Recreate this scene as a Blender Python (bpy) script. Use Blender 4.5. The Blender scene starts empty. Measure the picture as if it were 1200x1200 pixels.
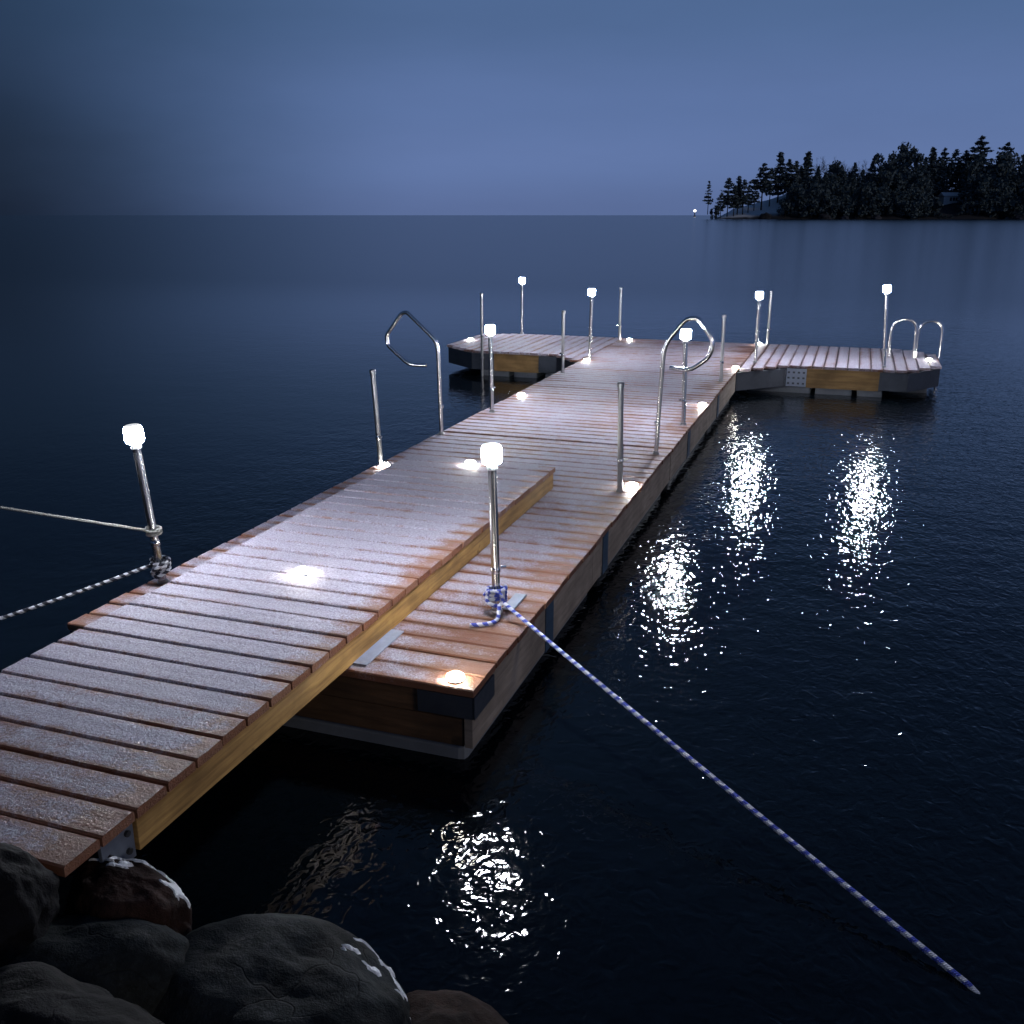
import bpy, bmesh, math, random
from mathutils import Vector, Matrix, noise

random.seed(7)
S = bpy.context.scene
C = bpy.data.collections.new("place"); S.collection.children.link(C)

# ------------------------------------------------------------------ camera
# world: x to the right across the dock, y out along the dock, z up, z = 0 is the lake
FPX = 1132.0
PITCH = math.atan(348 / FPX)
YAW = math.atan(413 / math.hypot(FPX, 348))
ZC = 2.35
cam = bpy.data.objects.new("camera", bpy.data.cameras.new("camera"))
C.objects.link(cam)
cam.location = (0, 0, ZC)
cam.rotation_euler = (math.pi / 2 - PITCH, 0, YAW)
cam.data.sensor_width = 36.0
cam.data.lens = FPX / 1200 * 36.0
cam.data.clip_start = 0.05
cam.data.clip_end = 20000
S.camera = cam
FWD = Vector((-math.sin(YAW), math.cos(YAW), 0))
RGT = Vector((math.cos(YAW), math.sin(YAW), 0))

DECK = 0.38          # top of the dock boards
GANG = 0.55          # top of the gangway boards
WHITE_LAMP = 730.0
PUCK_LAMP = 150.0

# ------------------------------------------------------------------ render
S.render.engine = 'CYCLES'
S.cycles.use_denoising = True
try: S.cycles.denoiser = 'OPENIMAGEDENOISE'
except Exception: pass
S.cycles.max_bounces = 6
S.cycles.caustics_reflective = False
S.cycles.caustics_refractive = False
S.cycles.sample_clamp_indirect = 4.0
S.view_settings.view_transform = 'Standard'
S.view_settings.look = 'None'
S.view_settings.exposure = 0
S.view_settings.gamma = 1

# ------------------------------------------------------------------ node helpers
class NT:
    def __init__(s, tree): s.t = tree
    def n(s, typ, **kw):
        nd = s.t.nodes.new(typ)
        for k, v in kw.items():
            if k.startswith('i_'):
                key = k[2:]
                key = int(key) if key.isdigit() else key.replace('_', ' ')
                nd.inputs[key].default_value = v
            else: setattr(nd, k, v)
        return nd
    def l(s, a, b): s.t.links.new(a, b)
    def math(s, op, a, b=None, c=None, clamp=False):
        nd = s.n('ShaderNodeMath', operation=op, use_clamp=clamp)
        for i, v in enumerate((a, b, c)):
            if v is None: continue
            if isinstance(v, (int, float)): nd.inputs[i].default_value = v
            else: s.l(v, nd.inputs[i])
        return nd.outputs[0]
    def ramp(s, fac, stops, interp='LINEAR'):
        nd = s.n('ShaderNodeValToRGB'); cr = nd.color_ramp; cr.interpolation = interp
        while len(cr.elements) > 1: cr.elements.remove(cr.elements[-1])
        for i, (p, c) in enumerate(stops):
            e = cr.elements[0] if i == 0 else cr.elements.new(p)
            e.position = p
            e.color = (c, c, c, 1) if isinstance(c, (int, float)) else (*c, 1)
        s.l(fac, nd.inputs[0]); return nd.outputs[0]
    def mix(s, fac, a, b, blend='MIX'):
        nd = s.n('ShaderNodeMix', data_type='RGBA', blend_type=blend)
        for sock, v in ((nd.inputs[0], fac), (nd.inputs[6], a), (nd.inputs[7], b)):
            if isinstance(v, (int, float)): sock.default_value = v
            elif isinstance(v, tuple): sock.default_value = (*v, 1)
            else: s.l(v, sock)
        return nd.outputs[2]
    def noise(s, vec, scale, detail=3.0, rough=.55, dist=0.0):
        nd = s.n('ShaderNodeTexNoise'); nd.inputs['Scale'].default_value = scale
        nd.inputs['Detail'].default_value = detail; nd.inputs['Roughness'].default_value = rough
        nd.inputs['Distortion'].default_value = dist
        s.l(vec, nd.inputs['Vector']); return nd.outputs['Fac']
    def scaled(s, vec, v, loc=(0, 0, 0)):
        nd = s.n('ShaderNodeMapping'); nd.inputs['Scale'].default_value = v; nd.inputs['Location'].default_value = loc
        s.l(vec, nd.inputs['Vector']); return nd.outputs[0]
    def bump(s, h, strength=1.0, dist=0.01, normal=None):
        nd = s.n('ShaderNodeBump'); nd.inputs['Strength'].default_value = strength
        nd.inputs['Distance'].default_value = dist; s.l(h, nd.inputs['Height'])
        if normal is not None: s.l(normal, nd.inputs['Normal'])
        return nd.outputs[0]

def mat(name):
    m = bpy.data.materials.new(name); m.use_nodes = True
    m.node_tree.nodes.clear()
    k = NT(m.node_tree)
    out = k.n('ShaderNodeOutputMaterial'); p = k.n('ShaderNodeBsdfPrincipled')
    k.l(p.outputs[0], out.inputs[0])
    return m, k, p
def setc(p, c, r=.5, metal=0.0):
    p.inputs['Base Color'].default_value = (*c, 1)
    p.inputs['Roughness'].default_value = r; p.inputs['Metallic'].default_value = metal

def objpos(k): return k.n('ShaderNodeNewGeometry').outputs['Position']

def m_frost_boards(name, frost_amt, worn_axis=None):
    """wet brown boards dusted with frost; worn_axis = (x_start, x_end, strength): frost fades across x"""
    m, k, p = mat(name)
    pos = objpos(k)
    var = k.n('ShaderNodeAttribute', attribute_name='var').outputs['Fac']
    along = k.n('ShaderNodeAttribute', attribute_name='edge').outputs['Fac']   # 0 mid-board .. 1 at the board's edges
    grainv = k.scaled(pos, (3, 45, 20))
    grain = k.noise(grainv, 1.0, 4, .6)
    fine = k.ramp(k.noise(pos, 95, 4, .75), [(.36, 0), (.64, 1)])
    speck = k.ramp(k.noise(pos, 210, 2, .6), [(.56, 0), (.70, 1)])
    mid = k.noise(pos, 11, 5, .62)
    big = k.noise(pos, 1.7, 3, .55)
    wood = k.mix(grain, (.070, .022, .010), (.25, .092, .042))
    wood = k.mix(k.math('MULTIPLY', var, .55), wood, (.30, .16, .10))
    f = k.math('ADD', k.math('MULTIPLY', mid, 1.25), k.math('MULTIPLY', big, 1.15))
    f = k.math('ADD', f, k.math('MULTIPLY', fine, .28))
    f = k.math('ADD', f, k.math('MULTIPLY', var, .24))
    f = k.math('ADD', f, frost_amt - 1.52)
    f = k.math('SUBTRACT', f, k.math('MULTIPLY', along, .46))
    if worn_axis:
        sx = k.n('ShaderNodeSeparateXYZ'); k.l(pos, sx.inputs[0])
        for ax, a, b, st in worn_axis:
            mr = k.n('ShaderNodeMapRange', interpolation_type='SMOOTHSTEP')
            mr.inputs[1].default_value = a; mr.inputs[2].default_value = b
            k.l(sx.outputs[ax], mr.inputs[0])
            wob = k.math('MULTIPLY', k.math('ADD', k.noise(pos, 5, 3), .5), st)
            f = k.math('SUBTRACT', f, k.math('MULTIPLY', mr.outputs[0], wob))
    fm = k.ramp(f, [(.10, 0.0), (.66, 1.0)])
    frostc = k.mix(fine, (.22, .21, .275), (.53, .525, .65))
    frostc = k.mix(k.math('MULTIPLY', speck, .8), frostc, (.80, .80, .86))
    col = k.mix(k.math('MULTIPLY', fm, .86), wood, frostc)
    k.l(col, p.inputs['Base Color'])
    k.l(k.ramp(fm, [(0, .40), (1, .70)]), p.inputs['Roughness'])
    h = k.math('ADD', k.math('MULTIPLY', fine, .6), k.math('MULTIPLY', grain, .5))
    h = k.math('ADD', h, k.math('MULTIPLY', fm, .4))
    k.l(k.bump(h, .6, .006), p.inputs['Normal'])
    p.inputs['Specular IOR Level'].default_value = .35
    return m

def m_wood(name, dark, light, rough=.7, scale=(3, 3, 40)):
    m, k, p = mat(name)
    pos = objpos(k)
    g = k.noise(k.scaled(pos, scale), 1.0, 5, .6, .3)
    blot = k.noise(pos, 3.0, 4, .6)
    knots = k.noise(pos, 9, 2, .5)
    col = k.mix(k.ramp(g, [(.3, 0), (.7, 1)]), dark, light)
    col = k.mix(k.ramp(blot, [(.35, .55), (.6, 0)]), col, tuple(v * .55 for v in dark))
    col = k.mix(k.ramp(knots, [(.70, 0), (.76, .8)]), col, tuple(v * .4 for v in dark))
    k.l(col, p.inputs['Base Color']); p.inputs['Roughness'].default_value = rough
    k.l(k.bump(g, .5, .004), p.inputs['Normal'])
    return m

def m_metal(name, c, rough, metal=1.0, spots=.3):
    m, k, p = mat(name)
    pos = objpos(k)
    a = k.noise(pos, 30, 4, .6); b = k.noise(pos, 4, 3, .6)
    col = k.mix(k.math('MULTIPLY', a, spots), c, tuple(v * .35 for v in c))
    col = k.mix(k.ramp(b, [(.4, 0), (.7, .45 if rough > .3 else .12)]), col, tuple(v * .5 for v in c))
    k.l(col, p.inputs['Base Color']); p.inputs['Metallic'].default_value = metal
    k.l(k.ramp(a, [(.2, rough * .85), (.8, min(1, rough * 1.15))]), p.inputs['Roughness'])
    if rough > .35: k.l(k.bump(a, .10, .002), p.inputs['Normal'])
    return m

def m_emit(name, c, strength, base=.8):
    m, k, p = mat(name)
    setc(p, (base, base, base), .4)
    p.inputs['Emission Color'].default_value = (*c, 1)
    p.inputs['Emission Strength'].default_value = strength
    return m

M = {}
M['gang_boards'] = m_frost_boards('frosted gangway boards', 1.04, [(0, -2.20, -2.01, .62), (1, 3.0, 1.75, .60)])
M['dock_boards'] = m_frost_boards('frosted dock boards', .80, [(0, -1.85, -1.40, .42), (1, 5.4, 3.6, .30), (0, -3.30, -3.55, .14)])
M['arm_boards'] = m_frost_boards('frosted pier head boards', .86)
M['beam'] = m_wood('yellow treated beam', (.17, .085, .022), (.52, .31, .10), .6, (3, 2.2, 34))
M['fascia'] = m_wood('weathered fascia board', (.22, .18, .15), (.40, .335, .28), .75, (3, 3, 34))
M['end_wood'] = m_wood('brown end board', (.06, .032, .016), (.16, .085, .04), .7, (3, 3, 30))
M['arm_wood'] = m_wood('tan fascia board', (.22, .125, .045), (.42, .25, .095), .7, (3, 3, 30))
M['under'] = m_wood('dark dock underside', (.02, .015, .012), (.05, .04, .03), .9)
M['bracket'] = m_metal('dark galvanised bracket', (.095, .108, .135), .5, .6)
M['plate'] = m_metal('frosted galvanised plate', (.36, .41, .52), .5, .35, .45)
M['bracket_pale'] = m_metal('worn grey plate', (.20, .23, .29), .5, .3, .6)
M['steel'] = m_metal('galvanised pipe', (.80, .80, .82), .24, 1.0, .08)
M['dull_steel'] = m_metal('weathered pipe', (.52, .52, .53), .34, 1.0, .4)
M['strap'] = m_wood('blue strap', (.03, .06, .11), (.05, .10, .17), .6)
M['float'] = m_metal('grey plastic float', (.20, .22, .25), .5, 0, .4)
M['black'] = m_metal('black plastic', (.02, .02, .022), .45, 0, .2)
M['lamp'] = m_emit('lit frosted lamp shade', (.89, .92, 1.0), WHITE_LAMP)
M['lamp_top'] = m_emit('lamp top panel', (.95, .97, 1.0), .75, .5)  # faint glow put into the top panel, which is no lamp itself
M['puck'] = m_emit('lit deck lens', (1.0, .95, .84), PUCK_LAMP)
M['beacon'] = m_emit('far lantern', (1, .97, .9), 2.2)
M['cabin'] = m_wood('pale cabin wall', (.66, .68, .72), (.80, .82, .86), .8)
M['roof'] = m_wood('snowy roof', (.7, .72, .76), (.84, .86, .9), .8)
M['trunk'] = m_wood('dark bark', (.02, .017, .015), (.05, .042, .036), .9)
M['twig'] = m_wood('bare twigs', (.05, .045, .045), (.09, .08, .08), .9)
M['window'] = m_metal('dark window', (.02, .025, .035), .1, 0, .1)

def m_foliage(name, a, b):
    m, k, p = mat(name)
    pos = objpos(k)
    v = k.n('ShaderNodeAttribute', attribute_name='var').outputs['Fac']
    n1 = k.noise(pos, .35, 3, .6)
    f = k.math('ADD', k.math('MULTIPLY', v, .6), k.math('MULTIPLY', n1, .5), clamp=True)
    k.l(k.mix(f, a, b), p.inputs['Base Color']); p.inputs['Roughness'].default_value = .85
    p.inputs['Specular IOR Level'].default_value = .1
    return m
M['needles'] = m_foliage('hazed pine needles', (.070, .100, .115), (.17, .22, .24))  # distance haze put into the needle colour, lightened and bluish
M['leaves'] = m_foliage('hazed leaves', (.060, .086, .100), (.15, .195, .21))  # leaf colour lightened for the same haze

def m_rope(name, c1, c2, period):
    m, k, p = mat(name)
    uv = k.n('ShaderNodeUVMap'); sx = k.n('ShaderNodeSeparateXYZ'); k.l(uv.outputs[0], sx.inputs[0])
    u = k.math('DIVIDE', sx.outputs[0], period)
    u = k.math('ADD', u, k.math('MULTIPLY', k.noise(k.scaled(uv.outputs[0], (9, 0, 0)), 1.0, 2), .9))
    ph = k.math('ADD', u, k.math('MULTIPLY', k.math('SINE', k.math('MULTIPLY', sx.outputs[1], 2 * math.pi)), .16))
    w = k.math('SINE', k.math('MULTIPLY', ph, 2 * math.pi))
    fac = k.ramp(k.math('ADD', k.math('MULTIPLY', w, .5), .5), [(.36, 0), (.52, 1)])
    fibre = k.noise(k.scaled(uv.outputs[0], (300, 14, 1)), 1.0, 2)
    col = k.mix(fac, c1, c2)
    col = k.mix(k.math('MULTIPLY', fibre, .4), col, tuple(v * .5 for v in c1))
    k.l(col, p.inputs['Base Color']); p.inputs['Roughness'].default_value = .75
    br = k.math('ABSOLUTE', k.math('SINE', k.math('ADD', k.math('MULTIPLY', sx.outputs[0], 420), k.math('MULTIPLY', sx.outputs[1], 12.566))))
    k.l(k.bump(br, .8, .004), p.inputs['Normal'])
    return m
M['blue_rope'] = m_rope('blue and white rope', (.07, .11, .62), (.88, .90, .98), .050)
M['dark_rope'] = m_rope('black and white rope', (.012, .014, .03), (.75, .77, .85), .050)
M['grey_line'] = m_rope('plain grey line', (.26, .26, .24), (.34, .34, .32), .02)

def m_rock(name, dark, light, scale=3.0):
    m, k, p = mat(name)
    pos = objpos(k)
    a = k.noise(pos, scale, 6, .65); b = k.noise(pos, scale * 14, 4, .7); c = k.noise(pos, scale * 60, 2, .6)
    col = k.mix(k.ramp(a, [(.35, 0), (.65, 1)]), dark, light)
    col = k.mix(k.ramp(b, [(.45, 0), (.7, .6)]), col, tuple(v * .35 for v in dark))
    col = k.mix(k.ramp(c, [(.55, 0), (.75, .35)]), col, tuple(min(1, v * 1.8) for v in light))
    k.l(col, p.inputs['Base Color']); p.inputs['Roughness'].default_value = .8
    h = k.math('ADD', k.math('MULTIPLY', a, .6), k.math('ADD', k.math('MULTIPLY', b, .35), k.math('MULTIPLY', c, .12)))
    vo = k.n('ShaderNodeTexVoronoi', feature='DISTANCE_TO_EDGE'); vo.inputs['Scale'].default_value = scale * 1.6
    wv = k.n('ShaderNodeVectorMath', operation='ADD'); k.l(pos, wv.inputs[0])
    nn = k.n('ShaderNodeTexNoise'); nn.inputs['Scale'].default_value = scale * 2.2; k.l(pos, nn.inputs['Vector'])
    sc_ = k.n('ShaderNodeVectorMath', operation='SCALE'); sc_.inputs['Scale'].default_value = .5 / scale; k.l(nn.outputs['Color'], sc_.inputs[0])
    k.l(sc_.outputs[0], wv.inputs[1]); k.l(wv.outputs[0], vo.inputs['Vector'])
    crack = k.ramp(vo.outputs['Distance'], [(0, 0), (.022, 1)])
    keep = k.ramp(k.noise(pos, scale * .8, 2), [(.48, 0), (.60, 1)])
    crack = k.math('SUBTRACT', 1.0, k.math('MULTIPLY', k.math('SUBTRACT', 1.0, crack), keep))
    h = k.math('ADD', h, k.math('MULTIPLY', crack, .16))
    wet = k.ramp(k.noise(pos, scale * 1.3, 4, .7), [(.40, .35), (.62, 1.0)])
    col = k.mix(1.0, col, wet, 'MULTIPLY')
    k.l(k.mix(crack, k.mix(1.0, col, (.5, .5, .5), 'MULTIPLY'), col), p.inputs['Base Color'])
    p.inputs['Specular IOR Level'].default_value = .15
    k.l(k.bump(h, .55, .03), p.inputs['Normal'])
    return m
M['rock_grey'] = m_rock('grey granite', (.009, .0115, .0135), (.034, .041, .043))
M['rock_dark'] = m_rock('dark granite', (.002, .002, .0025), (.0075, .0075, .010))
M['rock_brown'] = m_rock('brown granite', (.018, .008, .006), (.042, .021, .015))
M['shore_ground'] = m_rock('shore ground', (.008, .008, .009), (.022, .021, .022))
M['shore_rock'] = m_rock('island rock', (.03, .03, .036), (.12, .12, .14), .25)
m, k, p = mat('crusted snow')
pos = objpos(k)
k.l(k.mix(k.noise(pos, 40, 4, .6), (.78, .79, .82), (.92, .93, .95)), p.inputs['Base Color'])
p.inputs['Roughness'].default_value = .35
k.l(k.bump(k.noise(pos, 60, 3, .6), .8, .01), p.inputs['Normal'])
M['snow'] = m

# island ground: dark rock low down, snow where it is flat
m, k, p = mat('island ground')
g = k.n('ShaderNodeNewGeometry'); sx = k.n('ShaderNodeSeparateXYZ'); k.l(g.outputs['Normal'], sx.inputs[0])
sp = k.n('ShaderNodeSeparateXYZ'); k.l(g.outputs['Position'], sp.inputs[0])
nz = k.noise(g.outputs['Position'], .22, 4, .6)
f = k.math('ADD', k.math('MULTIPLY', sx.outputs[2], .9), k.math('MULTIPLY', nz, .8))
fl = k.ramp(f, [(.86, 0), (1.12, 1)])
lowm = k.n('ShaderNodeAttribute', attribute_name='var').outputs['Fac']
rockc = k.mix(k.noise(g.outputs['Position'], .5, 5, .7), (.006, .007, .010), (.045, .045, .055))
k.l(k.mix(k.math('MULTIPLY', fl, lowm), rockc, (.92, .94, .97)), p.inputs['Base Color'])
p.inputs['Roughness'].default_value = .9
M['island'] = m

# water
m, k, p = mat('lake water')
setc(p, (.0018, .0036, .0055), 0.0)
p.inputs['IOR'].default_value = 1.333
pos = objpos(k)
sw = k.n('ShaderNodeSeparateXYZ'); k.l(pos, sw.inputs[0])
far = k.n('ShaderNodeMapRange', interpolation_type='SMOOTHSTEP'); far.inputs[1].default_value = 11; far.inputs[2].default_value = 34
k.l(sw.outputs[1], far.inputs[0])                      # open water is wind-roughened, the bay by the dock is glassy
lee = k.n('ShaderNodeMapRange', interpolation_type='SMOOTHSTEP'); lee.inputs[1].default_value = -6.5; lee.inputs[2].default_value = -2.0
lee.inputs[3].default_value = .22; lee.inputs[4].default_value = 1.0
k.l(sw.outputs[0], lee.inputs[0])                      # sheltered on the left of the dock
far2 = k.n('ShaderNodeMapRange'); far2.inputs[1].default_value = 42; far2.inputs[2].default_value = 500; far2.inputs[4].default_value = .0
k.l(sw.outputs[1], far2.inputs[0])
k.l(k.math('ADD', far2.outputs[0], k.ramp(far.outputs[0], [(0, .055), (1, .20)])), p.inputs['Roughness'])
w1 = k.noise(k.scaled(pos, (1, 1.25, 1)), 1.1, 2, .5)
w2 = k.noise(k.scaled(pos, (1.25, 1.0, 1), (3.1, 7.7, 0)), 5.6, 2.0, .5, .5)
w3 = k.noise(k.scaled(pos, (1.3, 1.0, 1), (9.3, 1.7, 0)), 13.5, 1.5, .5, 1.0)
gust = k.ramp(k.noise(k.scaled(pos, (.5, .28, 1)), .35, 2, .5), [(.3, .6), (.7, 1.15)])
h = k.math('ADD', k.math('MULTIPLY', w1, .018), k.math('MULTIPLY', w2, .0092))
h = k.math('ADD', h, k.math('MULTIPLY', w3, .0070))
calm = k.n('ShaderNodeMapRange', interpolation_type='SMOOTHSTEP'); calm.inputs[1].default_value = 1.0; calm.inputs[2].default_value = 4.5
calm.inputs[3].default_value = 1.0; calm.inputs[4].default_value = .38
k.l(sw.outputs[0], calm.inputs[0])
h = k.math('MULTIPLY', h, calm.outputs[0])
h = k.math('MULTIPLY', h, k.math('MULTIPLY', gust, k.math('MULTIPLY', lee.outputs[0], k.math('SUBTRACT', 1.0, k.math('MULTIPLY', far.outputs[0], .85)))))
k.l(k.bump(h, 1.0, 1.0), p.inputs['Normal'])
M['water'] = m

# ------------------------------------------------------------------ mesh builder
class MB:
    def __init__(s): s.v = []; s.f = []; s.var = []; s.edge = []; s.uv = []; s.smooth = []; s.cv = .5
    def add(s, vs, fs, smooth=False, var=None, edge=None, uvs=None):
        o = len(s.v); s.v += [tuple(v) for v in vs]
        s.var += [s.cv if var is None else var] * len(vs)
        s.edge += edge if edge else [0.0] * len(vs)
        s.uv += uvs if uvs else [(0, 0)] * len(vs)
        for f in fs: s.f.append(tuple(o + i for i in f)); s.smooth.append(smooth)
        return s
    def box(s, x0, x1, y0, y1, z0, z1, bev=0.0, mtx=None):
        if bev > 0:
            b = bev
            bm = bmesh.new(); bmesh.ops.create_cube(bm, size=1)
            for v in bm.verts:
                v.co = Vector(((x0 + x1) / 2 + v.co.x * (x1 - x0), (y0 + y1) / 2 + v.co.y * (y1 - y0), (z0 + z1) / 2 + v.co.z * (z1 - z0)))
            bmesh.ops.bevel(bm, geom=list(bm.edges), offset=b, segments=2, affect='EDGES', profile=.6)
            bm.verts.index_update()
            vs = [v.co.copy() for v in bm.verts]; fs = [tuple(v.index for v in f.verts) for f in bm.faces]; bm.free()
        else:
            vs = [Vector(c) for c in ((x0, y0, z0), (x1, y0, z0), (x1, y1, z0), (x0, y1, z0), (x0, y0, z1), (x1, y0, z1), (x1, y1, z1), (x0, y1, z1))]
            fs = [(0, 3, 2, 1), (4, 5, 6, 7), (0, 1, 5, 4), (1, 2, 6, 5), (2, 3, 7, 6), (3, 0, 4, 7)]
        if mtx is not None: vs = [mtx @ v for v in vs]
        return s.add(vs, fs)
    def prism(s, poly, z0, z1):
        n = len(poly)
        vs = [(x, y, z0) for x, y in poly] + [(x, y, z1) for x, y in poly]
        fs = [tuple(range(n - 1, -1, -1)), tuple(range(n, 2 * n))] + [(i, (i + 1) % n, n + (i + 1) % n, n + i) for i in range(n)]
        return s.add(vs, fs)
    def tube(s, pts, r, n=10, cap=True, twist=0.0):
        pts = [Vector(q) for q in pts]; rs = r if isinstance(r, (list, tuple)) else [r] * len(pts)
        vs = []; uvs = []; L = 0.0
        t0 = (pts[1] - pts[0]).normalized()
        ref = Vector((0, 0, 1)) if abs(t0.z) < .9 else Vector((1, 0, 0))
        nx = t0.cross(ref).normalized()
        for i, q in enumerate(pts):
            a = pts[max(0, i - 1)]; b = pts[min(len(pts) - 1, i + 1)]
            t = (b - a).normalized()
            nx = (nx - t * nx.dot(t)).normalized(); ny = t.cross(nx)
            if i: L += (q - pts[i - 1]).length
            for j in range(n):
                th = 2 * math.pi * j / n
                vs.append(q + (nx * math.cos(th) + ny * math.sin(th)) * rs[i]); uvs.append((L, j / n))
        fs = []
        for i in range(len(pts) - 1):
            for j in range(n):
                fs.append((i * n + j, i * n + (j + 1) % n, (i + 1) * n + (j + 1) % n, (i + 1) * n + j))
        if cap: fs += [tuple(range(n - 1, -1, -1)), tuple((len(pts) - 1) * n + j for j in range(n))]
        return s.add(vs, fs, smooth=True, uvs=uvs)
    def lathe(s, prof, cx, cy, cz, n=20, smooth=True):
        vs = []; fs = []
        for r, z in prof:
            for j in range(n):
                th = 2 * math.pi * j / n; vs.append((cx + r * math.cos(th), cy + r * math.sin(th), cz + z))
        for i in range(len(prof) - 1):
            for j in range(n):
                fs.append((i * n + j, i * n + (j + 1) % n, (i + 1) * n + (j + 1) % n, (i + 1) * n + j))
        fs += [tuple(range(n - 1, -1, -1)), tuple((len(prof) - 1) * n + j for j in range(n))]
        return s.add(vs, fs, smooth=smooth)
    def build(s, name, material, parent=None):
        off = Vector((0, 0, 0))
        q = parent
        while q is not None: off += Vector(q.location); q = q.parent
        me = bpy.data.meshes.new(name)
        me.from_pydata([(x - off.x, y - off.y, z - off.z) for x, y, z in s.v], [], s.f)
        at = me.attributes.new('var', 'FLOAT', 'POINT'); at.data.foreach_set('value', s.var)
        at = me.attributes.new('edge', 'FLOAT', 'POINT'); at.data.foreach_set('value', s.edge)
        uvl = me.uv_layers.new(name='UVMap')
        for lp in me.loops: uvl.data[lp.index].uv = s.uv[lp.vertex_index]
        me.polygons.foreach_set('use_smooth', s.smooth)
        me.materials.append(material); me.update()
        if any(s.smooth):
            try: me.set_sharp_from_angle(angle=math.radians(40))
            except Exception: pass
        o = bpy.data.objects.new(name, me); C.objects.link(o)
        if parent is not None: o.parent = parent
        return o

def empty(name, loc, label, cat, group=None):
    o = bpy.data.objects.new(name, None); o.empty_display_size = .1
    C.objects.link(o); o.location = loc
    return tag(o, label, cat, group)
def tag(o, label=None, cat=None, group=None, kind=None):
    if label: o['label'] = label
    if cat: o['category'] = cat
    if group: o['group'] = group
    if kind: o['kind'] = kind
    return o
def copy_tree(o, parent=None, name=None):
    c = o.copy(); C.objects.link(c); c.parent = parent
    for ch in list(o.children): copy_tree(ch, c)
    return c
def at_px(px, py, z):
    """world point where the sight line through a photo position meets height z (used once, for laying out the shore)"""
    cx = (px - 600) / FPX; cy = -(py - 600) / FPX
    cp, sp_ = math.cos(PITCH), math.sin(PITCH)
    d = RGT * cx + FWD * (cp + cy * sp_) + Vector((0, 0, -sp_ + cy * cp))
    return Vector((0, 0, ZC)) + d * ((z - ZC) / d.z)

# ------------------------------------------------------------------ boards helper
def boards(mb, axis, lo, hi, a0, a1, ztop, th=.034, pitch=.150, gap=.012, clip=None, rnd=None, jitter=.004):
    """boards running along x (axis='x', stacked in y) or along y (axis='y', stacked in x); clip(t)->(a0,a1) gives each board's ends"""
    rnd = rnd or random
    n = max(1, round((hi - lo) / pitch)); w = (hi - lo) / n
    for i in range(n):
        s0 = lo + i * w + gap / 2; s1 = lo + (i + 1) * w - gap / 2
        e0, e1 = a0, a1
        if clip:
            e0, e1 = clip((s0 + s1) / 2)
            if e1 - e0 < .05: continue
        e0 += rnd.uniform(-jitter, jitter); e1 += rnd.uniform(-jitter, jitter)
        dz = rnd.uniform(-.0022, .0022); va = rnd.random()
        b = .006
        nl = max(2, int((e1 - e0) / .25))
        # cross-section of a board with eased edges, swept along its length with slight cup
        sec = [(s0, -th, 1), (s0, -b, 1), (s0 + b, 0, 1), (s0 + .018, .0003, .62), (s0 + .040, .0004, .12), ((s0 + s1) / 2, -.0008, 0), (s1 - .040, .0004, .12), (s1 - .018, .0003, .62), (s1 - b, 0, 1), (s1, -b, 1), (s1, -th, 1)]
        vs = []; ed = []; m_ = len(sec)
        for q in range(nl + 1):
            t = e0 + (e1 - e0) * q / nl
            for (c, z, e) in sec:
                zz = ztop + dz + z
                vs.append((t, c, zz) if axis == 'x' else (c, t, zz)); ed.append(min(1, e))
        fs = []
        for q in range(nl):
            for j in range(m_):
                fs.append((q * m_ + j, q * m_ + (j + 1) % m_, (q + 1) * m_ + (j + 1) % m_, (q + 1) * m_ + j))
        fs += [tuple(range(m_)), tuple(nl * m_ + j for j in range(m_ - 1, -1, -1))]
        if axis == 'x': fs = [tuple(reversed(f)) for f in fs]
        mb.add(vs, fs, var=va, edge=ed)

# ------------------------------------------------------------------ water, shore
mb = MB()
mb.add([(-9000, -60, 0), (9000, -60, 0), (9000, 12000, 0), (-9000, 12000, 0)], [(0, 1, 2, 3)])
tag(mb.build('lake_water', M['water']), kind='structure')

def shore_h(x, y):
    edge = 2.25 - .16 * max(0, x + 1.6) + .10 * math.sin(x * 1.9) + (.5 * max(0, -x - 3.2))
    t = max(-1.6, min(1.0, (edge - y) / 1.1))
    n = noise.noise(Vector((x * 1.7, y * 1.7, 3))) * .10 + noise.noise(Vector((x * 5, y * 5, 1))) * .035
    return (t * .42 if t > 0 else t * .6) + n - .03
mb = MB(); NX, NY = 90, 60; vs = []
for j in range(NY + 1):
    for i in range(NX + 1):
        x = -9 + 15 * i / NX; y = -5 + 9.2 * j / NY
        vs.append((x, y, shore_h(x, y)))
mb.add(vs, [(j * (NX + 1) + i, j * (NX + 1) + i + 1, (j + 1) * (NX + 1) + i + 1, (j + 1) * (NX + 1) + i) for j in range(NY) for i in range(NX)], smooth=True)
tag(mb.build('shore_ground', M['shore_ground']), kind='structure')

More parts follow.
